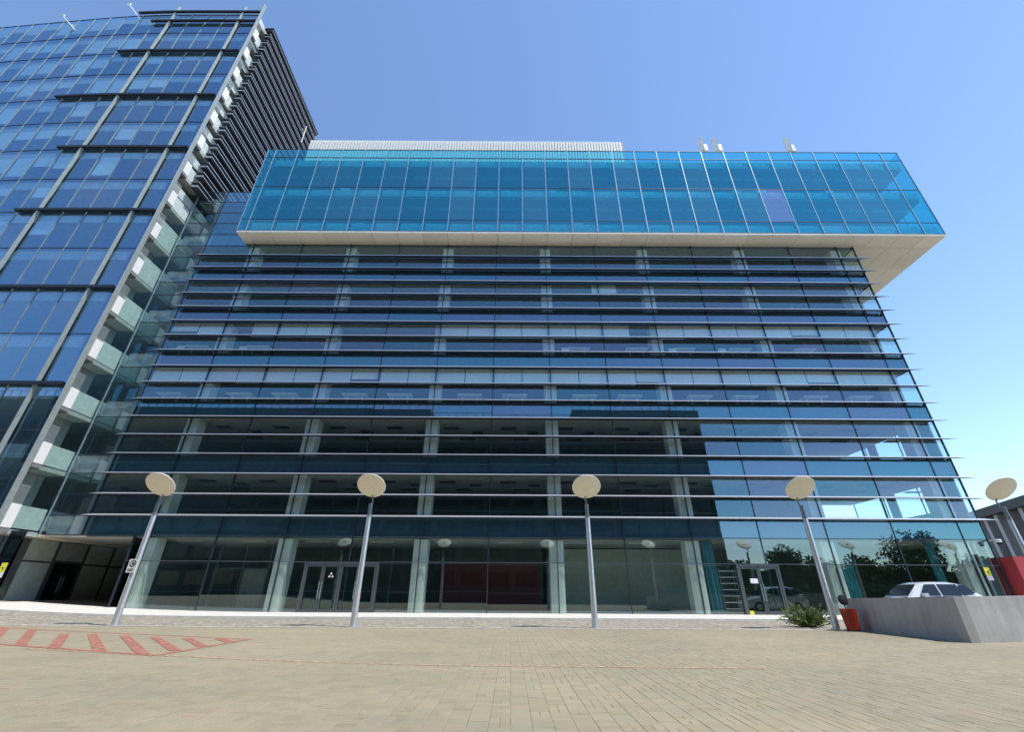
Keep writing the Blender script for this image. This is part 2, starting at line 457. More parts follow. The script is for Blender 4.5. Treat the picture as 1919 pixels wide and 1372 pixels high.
# floors, ceilings
YB = D + 10
for i, z in enumerate(LEV[:7]):
    box('floor_slab', XL + .12, XR - .12, D + .22, YB, z - 1.22, z - .06, 'slab', B)
    box('ceiling', XL + .3, XR - .3, D + .35, YB, z - 1.30, z - 1.222, 'ceiling', B)
    box('spandrel_back', -26.3, XR - .25, D + .12, D + .2, z - 1.27, z - .04, 'spandrel_back', B)
box('ground_slab', -23.2, XR - .1, D + .05, YB, -.2, .1, 'inner_wall', B)
box('back_wall', XL + .1, XR - 3, YB, YB + .3, 0, 33, 'inner_wall', B)
box('roof', XL + .15, XR - .1, D + .2, YB + .3, 33.0, 33.3, 'roof_grey', B)
# columns
for x in COLX:
    for i in range(7):
        z0, z1 = (.1, LEV[0] - 1.3) if i == 0 else (LEV[i - 1] - .06, LEV[i] - 1.3)
        c_ = box('column', x - .42, x + .42, D + .22, D + 1.05, z0, z1, 'column', B)
        if i < 3: box('column_casing', x + .03, x + .30, D + .16, D + .217, z0 + .02, z0 + (z1 - z0) * (.5 if i else .62), 'column', c_)
# partitions that show through the glass
for i in range(6):
    z0, z1 = LEV[i] - .06, LEV[i + 1] - 1.3
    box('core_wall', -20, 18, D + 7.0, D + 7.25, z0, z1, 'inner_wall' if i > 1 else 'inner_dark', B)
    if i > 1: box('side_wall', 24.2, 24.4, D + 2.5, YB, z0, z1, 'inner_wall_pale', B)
# dark inset ceiling panels on the empty storeys
for i in (0, 1, 2):
    z = LEV[i] - 1.302
    for k in range(-6, 7):
        for (ox, oy, sx, sy) in ((.6, 1.7, 1.1, .5), (2.6, 2.6, .8, .7), (1.5, 4.2, 1.2, .5)):
            x = 2.81 + 4.19 * k + ox
            if i == 0 and (x < -22): continue
            if i == 0:
                if oy > 2: continue
                box('ceiling_light', x, x + 1.5, D + oy, D + oy + .16, z - .03, z - .002, 'white_metal', B)
            else: box('ceiling_panel', x, x + sx, D + oy, D + oy + sy, z - .04, z - .002, 'ceiling_dark', B)
# ground floor interior
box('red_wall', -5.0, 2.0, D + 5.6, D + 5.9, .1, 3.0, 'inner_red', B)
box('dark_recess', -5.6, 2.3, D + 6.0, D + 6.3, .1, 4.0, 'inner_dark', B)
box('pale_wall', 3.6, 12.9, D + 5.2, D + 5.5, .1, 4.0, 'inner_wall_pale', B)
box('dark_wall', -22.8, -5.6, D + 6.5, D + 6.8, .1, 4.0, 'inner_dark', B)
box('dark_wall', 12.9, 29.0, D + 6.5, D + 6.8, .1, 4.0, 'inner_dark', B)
for x in (-20.2, -18.4, -16.6, -8.2, -6.4):
    box('partition_post', x - .06, x + .06, D + 4.2, D + 4.3, .1, 4.0, 'spandrel_back', B)
box('partition_rail', -20.2, -16.6, D + 4.2, D + 4.28, 2.5, 2.6, 'spandrel_back', B)
box('partition_rail', -8.2, -6.4, D + 4.2, D + 4.28, 1.1, 1.2, 'spandrel_back', B)
box('partition_panel', -18.3, -16.7, D + 4.32, D + 4.4, .1, 2.5, 'inner_wall', B)
# passage through the block at the left
box('passage_soffit', -30.4, -23.3, D + .25, 43, 4.12, 4.24, 'soffit', B)
box('passage_end', -31, -23.0, 42.5, 42.8, 0, 4.1, 'dark_gap', B)
box('passage_glass', -23.28, -23.22, D + .1, 42.4, .3, 4.1, 'dark_glass', B)
box('passage_inner_wall', -22.95, -22.9, D + 1.4, 42.4, .3, 4.1, 'inner_dark', B)

# panes: three rows to a storey, the third in front of the floor slab
rows = []
rows.append((.12, 2.74, 'pane')); rows.append((2.79, 4.20, 'pane')); rows.append((4.24, Z0 - .02, 'spandrel_panel'))
for k in range(17):
    a = Z0 + k * PITCHZ; rows.append((a + .02, a + PITCHZ - .02, 'spandrel_panel' if k % 3 == 2 else 'pane'))
for k in range(17, 22):
    a = Z0 + k * PITCHZ; rows.append((a + .02, a + PITCHZ - .02, 'top'))
edges = [XL + .05] + MX + [XR - .04]
for (z0, z1, kind) in rows:
    for a, b in zip(edges[:-1], edges[1:]):
        if kind == 'top' and a > -25: continue
        if z1 < 4.22 and b < -22: continue
        if a < -28 and kind != 'top': kind2 = 'pane'
        else: kind2 = 'pane' if kind == 'top' else kind
        x0, x1 = a + .03, b - .03
        if z1 < 4.22 and a < -25: x0 = -23.2
        if kind == 'top' and b > -25: x1 = min(x1, -22.35)
        box(kind2, x0, x1, D - .015, D + .015, z0, z1, 'spandrel_glass' if kind2 != 'pane' else ('shop_glass' if z1 < 4.22 else 'facade_glass'), B, jit())
    if kind == 'top':
        box('pane', -26.47, -22.9, D - .015, D + .015, z0, z1, 'facade_glass', B, jit())
for x in edges:
    zb = 4.22 if x < -25 else .1
    zt = 34.4 if x < -26 else 27.95
    if x < -28.9: continue
    if x > 29: box('corner_post', x - .04, x + .05, D - .05, D + .05, .1, 27.95, 'mullion_dark', B); continue
    box('mullion', x - .026, x + .026, D - .045, D + .10, zb, zt, 'mullion_dark', B)
box('mullion', -23.24, -23.2, D - .04, D + .1, .1, 4.22, 'mullion_dark', B)
# glass sub-divisions behind blinds and rails at row joints
for zz in [2.765, 4.22] + [Z0 + k * PITCHZ for k in range(17)]:
    x0 = -23.2 if zz < 4.1 else XL + .06
    box('transom', x0, XR - .05, D - .035, D + .06, zz - .02, zz + .02, 'door_metal' if zz < 4.1 else 'mullion_dark', B)
for k in range(17, 23):
    zz = Z0 + k * PITCHZ; box('transom', XL + .06, -22.6, D - .035, D + .06, zz - .02, zz + .02, 'mullion_dark', B)
# right-hand end wall, glazed, with opaque bands at the floors
for i in range(7):
    z0 = .1 if i == 0 else LEV[i - 1] + .02
    z1 = LEV[i] - 1.25
    for j in range(3):
        y0 = D + .12 + j * 3.3
        box('end_pane', XR - .02, XR + .01, y0, y0 + 3.24, z0, z1, 'clear_glass', B)
        box('end_post', XR - .05, XR + .03, y0 + 3.24, y0 + 3.30, z0, z1, 'mullion_dark', B)
    box('end_band', XR - .06, XR + .03, D + .12, YB, z1 + .01, LEV[i] - .0, 'mullion_dark', B)
    if i == 0: box('end_sky_blocker', XR - .2, XR - .1, D + 1.0, YB, .1, z1, 'inner_dark', B)  # panels added inside the end glazing to block bright sky showing through
    if i > 2: box('end_sky_blocker', XR - .2, XR - .1, D + 1.2, YB, z0, z1, 'inner_wall', B)
    if 0 < i < 3:
        for (ya, yb, za, zb) in ((D + .3, D + 2.2, z0, z1), (D + 5.4, D + 6.2, z0, z1), (D + 2.2, D + 9.8, z0, z0 + .85)):
            box('end_sky_blocker', XR - .2, XR - .1, ya, yb, za, zb, 'inner_wall', B)
# glass fins
SL = math.tan(R(19))
prof = [(-.42, -.42 * SL - .040), (-.40, -.40 * SL - .062), (-.20, -.20 * SL - .050), (0, -.014), (0, .004), (-.20, -.20 * SL + .000), (-.40, -.40 * SL - .004), (-.42, -.42 * SL - .010)]
nose = [(-.428, -.428 * SL - .006), (-.40, -.40 * SL - .002), (-.20, -.20 * SL + .004), (-.02, -.02 * SL + .006), (-.02, -.02 * SL + .016), (-.20, -.20 * SL + .032), (-.40, -.40 * SL + .046), (-.428, -.428 * SL + .034)]
FX0, FX1 = -26.75, XR + .50
fm = MB(); n_ = len(prof)
def fin_mesh(pr, name, mat, taper):
    m = MB(); n = len(pr); secs = []
    for x, k in ((FX0, .25), (FX0 + .5, 1), (FX1 - .55, 1), (FX1 + taper, .12)):
        yf = -.39 if k != 1 else 0; zf = -.39 * SL if k != 1 else 0
        secs.append([(x, -.06 + yf + (y - yf) * (k if k != 1 else 1), .08 + zf + (z - zf) * (k if k != 1 else 1)) for y, z in pr])
    v = [p for s in secs for p in s]; f = []
    for s in range(3):
        for i in range(n): f.append((s * n + i, s * n + (i + 1) % n, (s + 1) * n + (i + 1) % n, (s + 1) * n + i))
    f += [tuple(range(n - 1, -1, -1)), tuple(range(3 * n, 4 * n))]
    m.add(v, f); return m.mesh(name, mat)
fin_me = fin_mesh(prof, 'fin', 'fin_body', .22); nose_me = fin_mesh(nose, 'fin_nose', 'fin_nose', .24)
brm = MB()
for x in edges[1:-1] + [XR - .1]: brm.box(x - .02, x + .02, -.16, -.04, -.02, .07)
brm.box(FX0 + .3, XR, -.10, -.075, .035, .06)
br_me = brm.mesh('bracket_rail', 'mullion_dark')
for k in range(17):
    z = Z0 + k * PITCHZ + .0
    f = put('fin', fin_me, (0, D, z), B); put('fin_nose', nose_me, (0, D, z), f); put('bracket_rail', br_me, (0, D, z), f)
# roller blinds, two to a bay
def blind(x0, x1, zt, zb, mat='blind', parent=B, y=D + .12, rot=None):
    return box('roller_blind', x0, x1, y, y + .02, zb, zt, mat, parent, rot)
for i, (zc, full) in enumerate(((LEV[3] - 1.31, 1), (LEV[4] - 1.31, 0))):
    for k in range(-7, 7):
        a = 2.81 + 4.19 * k
        for h in (0, 1):
            x0 = a + .08 + 2.08 * h; x1 = x0 + 2.0
            if x1 > XR: continue
            if not full and (k in (-4, -3) or (k, h) in ((-6, 0), (1, 1))): continue
            ln = 1.28 if full else 1.24
            if random.random() < .12: ln = random.uniform(.7, 1.2)
            blind(x0, x1, zc, zc - ln)
for x0 in (-22.3, -11, 6.5, 19.8): 
    zc = LEV[5] - 1.31
    if x0 in (6.5,): blind(x0, x0 + 2, zc, zc - .8)

# ---------------------------------------------- the blue glazed box on top
BX0, BX1, BY0, BZ0, BZ1 = -23.21, 36.4, 27.6, 27.98, 38.5
BYB = 41.0
UB = MB()
UB.box(BX0 + .1, BX1 - .1, BY0 + .3, BYB, 28.22, 28.95)
UB.box(BX0 + .1, BX1 - .1, BY0 + .3, BYB, 32.35, 33.35)
UB.box(BX0 + .1, BX1 - .1, BY0 + .35, BYB, 36.4, 37.3)
UB.box(BX0 + .1, BX1 - 5.2, BY0 + 6, BY0 + 6.3, 28.95, 36.4)
UB.box(BX0 + .1, BX1 - .1, BYB, BYB + .3, 28.22, 38.4)
UB.box(BX0 + .06, BX0 + .1, BY0 + .3, BYB, 28.22, 37.4)
U = UB.build('upper_box', 'inner_wall', B)
brs = [(28.20, 29.45), (29.49, 33.43), (33.47, 37.37), (37.41, 38.49)]
bxs = [BX0, -22.45] + [-22.45 + 2.117 * (i + 1) for i in range(27)] + [BX1]
for r, (z0, z1) in enumerate(brs):
    for i, (a, b) in enumerate(zip(bxs[:-1], bxs[1:])):
        pale = (r == 1 and i == 22)
        box('upper_pane', a + .03, b - .03, BY0 - .015, BY0 + .015, z0, z1, 'upper_box_glass_pale' if pale else 'upper_box_glass', U, jit(.001))
for x in bxs:
    box('upper_mullion', x - .028, x + .028, BY0 - .05, BY0 + .06, 28.19, 38.5, 'mullion_light', U)
for z in (28.19, 29.47, 33.45, 37.39, 38.505):
    box('upper_transom', BX0 - .02, BX1 + .02, BY0 - .035, BY0 + .05, z - .022, z + .022, 'mullion_dark', U)
# pale bulkheads just behind the glass
for z0, z1 in ((28.3, 29.25), (32.55, 33.3), (36.45, 37.25)):
    for i, (a, b) in enumerate(zip(bxs[1:-1], bxs[2:])):
        box('bulkhead', a + .16, b - .12, BY0 + .2, BY0 + .26, z0, z1, 'box_bulkhead', U)
for z in (32.33, 36.38):
    for a, b in zip(bxs[1:-1], bxs[2:]):
        box('light_strip', a + .2, b - .25, BY0 + 1.2, BY0 + 1.5, z - .05, z - .005, 'white_metal', U)
rb_ = random.Random(9)
for a in bxs[2:-2]:
    for z in (28.95, 33.35):
        if rb_.random() < .35:
            w_ = rb_.uniform(.5, 1.1); h_ = rb_.uniform(.5, 1.0); box('cabinet', a + .3, a + .3 + round(w_, 1), BY0 + .7, BY0 + 1.1, z + .003, z + round(h_, 1), 'box_bulkhead', U)
# right end glazing
for r, (z0, z1) in enumerate(brs):
    for j in range(6):
        y = BY0 + .06 + j * 2.2
        box('end_pane', BX1 - .015, BX1 + .015, y, y + 2.16, z0, z1, 'upper_box_glass', U)
for j in range(7): box('upper_mullion', BX1 - .03, BX1 + .04, BY0 + .02 + j * 2.2, BY0 + .075 + j * 2.2, 28.19, 38.5, 'mullion_light', U)
# soffit of the box, panel by panel
box('soffit_deck', BX0 + .05, BX1 - .05, BY0 + .05, BYB, 28.03, 28.17, 'dark_gap', U)
ysof = [BY0 + .0, BY0 + 1.45, BY0 + 4.1, BY0 + 6.75, BY0 + 9.4, BY0 + 12.05]
for j, (y0, y1) in enumerate(zip(ysof[:-1], ysof[1:])):
    for a, b in zip(bxs[:-1], bxs[1:]):
        if j > 0 and b < 29.3: continue
        box('soffit_panel', a + .012, b - .012, y0 + .012, y1 - .012, 27.98, 28.02, 'soffit', U)
box('soffit_edge', BX0, BX1, BY0 - .01, BY0 + .04, 28.03, 28.165, 'soffit', U)
# parapet & plant screen, roof
box('roof', BX0 + .1, BX1 - .1, BY0 + .35, BYB, 37.32, 37.4, 'roof_grey', U)
sc = MB(); x = -21.9; i = 0; poly = []
pitch = .3
nrib = int((11.9 + 21.9) / pitch)
for i in range(nrib):
    a = -21.9 + i * pitch
    poly += [(a, 31.0), (a + .19, 31.0), (a + .21, 31.12), (a + .29, 31.12)]
poly += [(11.9, 31.0), (11.9, 31.4), (-21.9, 31.4)]
n = len(poly)
v = [(u, w, 37.4) for u, w in poly] + [(u, w, 44.7) for u, w in poly]
scr = MB(); scr.v = v
scr.f = [(i, (i + 1) % n, n + (i + 1) % n, n + i) for i in range(n)]
screen = scr.build('plant_screen', 'screen_white', None)
tag(screen, 'white ribbed plant screen standing on the roof behind the blue glass box', 'screen')
screen['kind'] = 'thing'; del screen['kind']

# ================================================================== TOWER
T = thing('tower_building', 'tall curved glass tower with black horizontal bars and a sloping-looking grey blade edge', 'building', (-40, 27, 0))
TY = 26.45
def ty(x): return TY + .079 * 2.5 * math.log(1 + math.exp((-x - 42.5) / 2.5))
tm = [-29.32, -31.3] + [-31.3 - 1.95 * k for k in range(1, 19)]
TL = [4.3] + [Z0 + FL * k for k in range(15)]
XEND = tm[-1]
for i, (z0, z1) in enumerate(zip(TL[:-1], TL[1:])):
    for a, b in zip(tm[1:], tm[:-1]):
        if i == 0 and a < -37: continue
        if z1 < 20 and a < -46: continue
        ya, yb = ty(a), ty(b); ang = math.atan2(yb - ya, b - a)
        d = ((b - a) - .06, .03, (z1 - z0) - .05)
        k = ('tp',) + tuple(round(q, 2) for q in d)
        if k not in _bc: _bc[k] = MB().box(-d[0] / 2, d[0] / 2, -.015, .015, -d[2] / 2, d[2] / 2).mesh('pane', 'tower_glass', front=(0, -1, 0))
        j = jit(.0014)
        put('pane', _bc[k], ((a + b) / 2, (ya + yb) / 2, (z0 + z1) / 2), T, (j[0], 0, ang + j[2]))
        # blinds
        if i > 0:
            ci = tm.index(b); zt = z1 - .95
            p = .0 if ci < 3 else (.42 if ci < 6 else .72)
            if z1 < 22: p *= .25
            if random.random() < p:
                ln = random.choice((.9, 1.2, 1.5, 1.9, 2.4)); yy = (ya + yb) / 2 + .09
                box('roller_blind', a + .1, b - .1, yy, yy + .02, zt - ln, zt, 'blind', T, (0, 0, ang))
for x in tm[2:]:
    if x in (): continue
    thick = abs(x - (-31.3 - 7.8)) < .1
    zb = 4.3 if x > -46 else 20
    if thick: continue
    box('mullion', x - .022, x + .022, ty(x) - .05, ty(x) + .08, zb, 60.6, 'pilaster', T)
for x in (-31.3, -39.1):
    p = MB(); p.prism([(x - .13, ty(x) - .10), (x - .10, ty(x) - .24), (x, ty(x) - .30), (x + .10, ty(x) - .24), (x + .13, ty(x) - .10)], 'z', 4.2, 61.9)
    p.build('pilaster', 'pilaster', T)
def curved(name, mat, z0, z1, off0, off1, xa, xb, parent=T, n=24):
    m = MB(); m.v = []
    for i in range(n + 1):
        x = xa + (xb - xa) * i / n
        for o, z in ((off0, z0), (off1, z0), (off1, z1), (off0, z1)): m.v.append((x, ty(x) + o, z))
    for i in range(n):
        for k in range(4): m.f.append((4 * i + k, 4 * i + (k + 1) % 4, 4 * i + 4 + (k + 1) % 4, 4 * i + 4 + k))
    m.f += [(0, 1, 2, 3), tuple(4 * n + k for k in (3, 2, 1, 0))]
    return m.build(name, mat, parent)
for i, z in enumerate(TL[1:], 1):
    curved('transom', 'mullion_dark', z - .025, z + .025, -.045, .06, XEND, -29.4)
    curved('floor_slab', 'bulkhead', z - .9, z - .03, .3, 7.5, XEND, -29.45)
curved('transom', 'mullion_dark', 4.26, 4.30, -.045, .06, XEND, -29.4)
curved('underside', 'soffit', 4.10, 4.25, -.02, 6.0, XEND, -29.3)
curved('back_wall', 'inner_wall', 4.3, 60.4, 7.5, 7.8, XEND, -29.6)
# black sun bars
for z, xa in ((13.26, -44), (21.14, -46), (29.02, -41), (36.9, -41.3), (44.78, -45.5), (52.66, -42.5), (58.75, -41.2), (60.7, -43.4)):
    curved('sun_bar', 'bar_black', z - .12, z + .10, -.36, -.12, xa, -29.45 if z < 58 else -29.25, n=10)
# grey blade at the corner
bl = MB(); bl.prism([(-29.27, 26.22), (-29.22, 26.16), (-29.15, 26.2), (-29.12, 26.48), (-29.24, 26.48)], 'z', 4.3, 62.4)
bl.build('corner_blade', 'pilaster', T)
# side reveal: white parapet, dark soffit and grille on each storey, glazed strip behind
RV = 3.72; rz = [4.36 + RV * k for k in range(15)]
box('reveal_back', -29.9, -29.85, 26.55, 27.15, 4.3, 60, 'inner_dark', T)
for z in rz:
    if z > 58: continue
    box('parapet_panel', -29.18, -29.10, 26.50, 27.10, z, z + 1.32, 'white_wall', T)
    gm = MB()
    for q in range(6): gm.box(-29.16, -29.12, 26.54 + q * .1, 26.57 + q * .1, z + 1.34, z + 2.35)
    gm.box(-29.165, -29.115, 26.51, 27.09, z + 2.35, z + 2.40)
    gm.build('grille', 'pilaster', T)
    box('balcony_slab', -29.84, -29.12, 26.52, 27.10, z - .25, z - .01, 'concrete_dark', T)
    for y0, y1 in ((27.14, 28.0), (28.04, 28.9)):
        if z + RV < 34.0: box('side_pane', -29.13, -29.10, y0, y1, z - .02, z + RV - .06, 'clear_glass', T)
    box('side_spandrel', -29.35, -29.25, 27.14, 28.9, z + .05, z + 1.3, 'bulkhead', T)
    box('side_slab', -30.4, -29.2, 27.14, 28.9, z - .3, z - .05, 'slab', T)
box('side_inner_wall', -30.6, -30.5, 27.1, 28.95, 4.4, 60, 'inner_wall', T)
box('corner_strip', -29.13, -29.06, D - .06, D + .02, 4.25, 34.4, 'mullion_light', T)
# louvred side above the roof of the main block
for i, z in enumerate(TL[8:15]):
    for j in range(3):
        y0 = 28.96 + j * 4
        z1 = z + FL - .06
        if z < 58: box('side_pane', -29.14, -29.11, y0, y0 + 3.94, z + .02, min(z1, 59.6), 'tower_glass', T, (0, random.uniform(-.001, .001), 0))
box('side_core', -30.2, -30.0, 27.2, 40.9, 32.5, 60.2, 'inner_dark', T)
lv = MB(); lp = [(-29.02, -.03), (-28.42, -.10), (-28.30, -.06), (-28.30, .02), (-28.42, .05), (-29.02, .03)]
lv.prism(lp, 'y', 27.7, 41.0)
lme = lv.mesh('louver', 'louver_dark')
le = MB().box(-28.31, -28.26, 27.65, 41.0, -.06, .02).mesh('louver_edge', 'louver_edge')
lbm = MB().box(-29.06, -28.45, -.03, .03, .03, .30).mesh('louver_bracket', 'louver_edge')
for k in range(21):
    z = 33.5 + k * PITCHZ
    if z > 60.0: break
    o = put('louver', lme, (0, 0, z), T); put('louver_edge', le, (0, 0, z), o); 
    for y in (27.8, 34.2, 40.6): put('louver_bracket', lbm, (0, y, z), o)
    o2 = put('louver', lme, (-.12, 0, z + .6), T); put('louver_edge', le, (-.12, 0, z + .6), o2)
box('side_roof_edge', -29.3, -28.25, 27.6, 41.05, 60.0, 60.2, 'louver_dark', T)
box('tower_roof', XEND + 6, -29.4, 31, 41, 60.3, 60.5, 'roof_grey', T)
box('tower_rear', XEND + 6, -30.3, 40.6, 41, 0, 60.2, 'inner_wall', T)
# passage wall below the tower
PWX = -30.5
box('passage_wall', PWX - .4, PWX - .12, 26.6, 42.5, 0, 4.12, 'inner_dark', T)
for (y0, y1, m) in ((27.0, 28.3, 'spandrel_back'), (28.4, 29.4, 'spandrel_back'), (30.1, 32.0, 'inner_wall_pale'), (34.6, 36.6, 'inner_wall_pale'), (36.9, 39.2, 'inner_wall_pale')):
    box('wall_panel', PWX - .1, PWX - .04, y0, y1, .4, 2.74, m, T)
    box('wall_panel', PWX - .1, PWX - .04, y0, y1, 2.86, 4.08, m, T)
box('wall_panel', PWX - .1, PWX - .04, 32.3, 34.3, 2.95, 4.08, 'inner_wall', T)
for y0 in (32.35, 33.35):
    d_ = box('door', PWX - .10, PWX - .05, y0, y0 + .95, .42, 2.8, 'dark_glass', T)
    box('handle', PWX - .04, PWX - .0, y0 + (.85 if y0 < 33 else .06), y0 + (.89 if y0 < 33 else .10), 1.0, 2.0, 'mullion_light', d_)
    box('frame', PWX - .11, PWX - .03, y0 - .03, y0 + .03, .42, 2.8, 'mullion_dark', d_)

# ================================================================== DOORS IN THE MAIN FACADE
def door_leaf(x0, x1, hinge_left):
    d = MB()
    y0, y1 = D - .13, D - .06
    for (a, b, c, e) in ((x0, x0 + .09, .12, 2.62), (x1 - .09, x1, .12, 2.62), (x0 + .09, x1 - .09, .12, .26), (x0 + .09, x1 - .09, 2.50, 2.62)):
        d.box(a, b, y0, y1, c, e)
    o = d.build('door', 'door_metal', B)
    box('door_glass', x0 + .09, x1 - .09, D - .105, D - .085, .26, 2.5, 'clear_glass', o)
    xh = x1 - .06 if hinge_left else x0 + .06
    h = MB(); h.tube((xh, D - .20, .8), (xh, D - .20, 1.7), .018, n=8); h.tube((xh, D - .20, .9), (xh, D - .13, .9), .012, n=6); h.tube((xh, D - .20, 1.6), (xh, D - .13, 1.6), .012, n=6)
    h.build('handle', 'mullion_light', o, smooth=True)
    return o
for k, x in enumerate((-12.2, -11.15, -10.1, -9.05)): door_leaf(x + .01, x + 1.03, k % 2 == 0)
for k, x in enumerate((13.6, 14.75)): door_leaf(x + .01, x + 1.13, k % 2 == 0)
for xs_ in ((-12.32, -12.2), (-8.0, -7.88), (13.48, 13.6), (15.9, 16.02)):
    box('door_post', xs_[0], xs_[1], D - .15, D - .04, .11, 2.74, 'door_metal', B)
for xs_ in ((-12.32, -7.88), (13.48, 16.02)):
    box('door_head', xs_[0], xs_[1], D - .155, D - .045, 2.635, 2.73, 'door_metal', B)
# white sticker of three small lozenges on a door
tri = MB()
for cx, cz in ((0, .13), (-.09, -.02), (.09, -.02)):
    tri.v += [(cx - .07, 0, cz - .06), (cx + .07, 0, cz - .06), (cx, 0, cz + .07), (cx - .07, .004, cz - .06), (cx + .07, .004, cz - .06), (cx, .004, cz + .07)]
    k = len(tri.v) - 6; tri.f += [(k, k + 1, k + 2), (k + 3, k + 5, k + 4), (k, k + 3, k + 4, k + 1), (k + 1, k + 4, k + 5, k + 2), (k + 2, k + 5, k + 3, k)]
tag(tri.build('door_sticker', 'sign_white', None, (-10.65, D - .112, 2.0)), 'small white triangular sticker on the glass of a grey entrance door', 'sticker')
tag(box('paper_notice', 14.15, 14.6, D - .112, D - .106, 1.72, 1.98, 'sign_white'), 'white paper notice stuck on the right entrance door', 'notice')

# ================================================================== THINGS BEHIND THE GLASS
def desk(x, y, z, w, label, group):
    t = thing('desk', label, 'desk', (x, y, z), group)
    box('desk_top', x - w / 2, x + w / 2, y - .4, y + .4, z + .72, z + .76, 'desk', t)
    for s in (-1, 1):
        cx = x + s * w * .3
        m = MB(); m.box(cx - .035, cx + .035, y - .04, y + .04, z + .05, z + .72); m.box(cx - .03, cx + .03, y - .36, y + .36, z, z + .05); m.build('leg', 'desk', t)
    return t
ords = ['first', 'second', 'third', 'fourth', 'fifth', 'sixth', 'seventh', 'eighth', 'ninth', 'tenth', 'eleventh', 'twelfth', 'thirteenth', 'fourteenth']
f3 = [2.81 + 4.19 * k + (1.6 if k % 2 else 2.5) for k in range(-7, 6)]
for i, x in enumerate(f3):
    desk(x, D + .62, LEV[2] - .06, 1.8, '%s desk from the left in the office storey with all blinds down' % ords[i], 'white desks behind the glass')
f4 = [-24.2, -19.5, 3.9 + 1.2, 9.6, 13.2, 17.5, 22.5]
for i, x in enumerate(f4):
    desk(x, D + .62, LEV[3] - .06, 1.7, '%s desk from the left in the upper office storey with some blinds up' % ords[i], 'white desks behind the glass')
for i, x in enumerate((-25.4, -20.6, 4.1, 12.3, 16.1)):
    t = thing('monitor', '%s white monitor from the left standing in the upper office storey' % ords[i], 'monitor', (x, D + .35, LEV[3] - .06), 'white screens behind the glass')
    box('screen', x - .3, x + .3, D + .32, D + .36, LEV[3] + .30, LEV[3] + .72, 'white_metal', t)
    box('stand', x - .04, x + .04, D + .34, D + .40, LEV[3] - .05, LEV[3] + .33, 'white_metal', t)
    box('stand_base', x - .15, x + .15, D + .26, D + .46, LEV[3] - .059, LEV[3] - .04, 'white_metal', t)
def curtain(x0, x1, z0, z1, label):
    m = MB(); n = 60
    for i in range(n + 1):
        x = x0 + (x1 - x0) * i / n; y = D + .26 + .06 * math.sin(i * .9) + .02 * math.sin(i * 2.3)
        for yy, z in ((y, z0), (y, z1), (y + .012, z1), (y + .012, z0)): m.v.append((x, yy, z))
    for i in range(n):
        for k in range(4): m.f.append((4 * i + k, 4 * i + (k + 1) % 4, 4 * i + 4 + (k + 1) % 4, 4 * i + 4 + k))
    tag(m.build('curtain', 'curtain', None, smooth=False), label, 'curtain', 'teal curtains behind ground floor glass')
curtain(11.75, 12.45, .12, 4.05, 'teal strip curtain behind the glass left of the right entrance doors')
curtain(20.0, 20.75, .12, 4.05, 'teal strip curtain behind the glass behind the red bin')
curtain(25.6, 26.1, .12, 4.05, 'narrow teal strip curtain behind the glass above the parked car')
t = thing('shelf_rack', 'metal shelf rack behind the glass beside the right entrance doors', 'shelf rack', (13.2, D + .9, .1))
for x in (12.75, 13.75):
    m = MB(); m.box(x - .02, x + .02, D + .7, D + .74, .1, 2.6); m.box(x - .02, x + .02, D + 1.06, D + 1.1, .1, 2.6); m.build('upright', 'pole_dark', t)
for k in range(7): box('shelf', 12.77, 13.73, D + .7, D + 1.1, .35 + k * .34, .39 + k * .34, 'white_metal', t)

# ================================================================== STREET LAMPS
def make_lamp():
    t = thing('street_lamp', 'x', 'street lamp', (0, 0, 0), 'disc lamps in a row along the plaza')
    m = MB(); m.lathe([(.19, 0), (.19, .03), (.115, .035), (.108, .6), (.085, 3.75), (.08, 3.80)], 20); m.build('pole', 'pole_metal', t, smooth=True)
    m = MB(); m.lathe([(.10, 3.80), (.10, 3.86), (.072, 3.87), (.072, 4.20), (.08, 4.21), (.08, 4.28), (.03, 4.30)], 18); m.build('collar', 'pole_dark', t, smooth=True)
    tilt = R(40)
    c = Vector((0, -.28, 4.92)); mt = Matrix.Rotation(tilt, 3, 'X').inverted() if False else Matrix.Rotation(-tilt, 3, 'X')
    m = MB(); m.tube((0.02, .08, 4.18), (0.0, .16, 4.50), .03, n=8); m.tube((-.02, .16, 4.48), (-.02, .06, 4.66), .028, n=8); m.build('bracket', 'pole_dark', t, smooth=True)
    r = .56
    m = MB(); m.lathe([(.02, -.012), (r - .03, -.012), (r, .0), (r, .03), (r - .02, .045), (.25, .075), (.02, .085)], 40, c, mt); d = m.build('reflector_disc', 'lamp_disc', t, smooth=True)
    m = MB(); m.lathe([(r + .004, .002), (r + .012, .01), (r + .012, .03), (r + .004, .038), (r - .01, .03), (r - .01, .01)], 40, c, mt); m.build('rim', 'lamp_back', d, smooth=True)
    m = MB(); m.lathe([(.10, .075), (.10, .12), (.03, .14)], 16, c, mt); m.build('lamp_housing', 'pole_dark', d, smooth=True)
    return t
lamp = make_lamp()
def children(o): return [c for c in bpy.data.objects if c.parent == o]
def copy_tree(o, parent=None):
    c = o.copy(); col.objects.link(c); c.parent = parent; WLOC[c] = WLOC[o]
    for ch in children(o): copy_tree(ch, c)
    return c
LAMPS = [(-14.12, 'disc street lamp with a small white notice on its pole, nearest the passage'),
         (-5.62, 'disc street lamp in front of the left entrance doors'),
         (3.02, 'disc street lamp in front of the pale ground floor wall'),
         (11.63, 'disc street lamp beside the green shrub and red bin'),
         (19.72, 'disc street lamp standing above the concrete wall in front of the red panel'),
         (28.4, 'disc street lamp seen only mirrored in the glass near the parked car'),
         (37.0, 'disc street lamp seen only mirrored at the right end of the ground floor glass')]
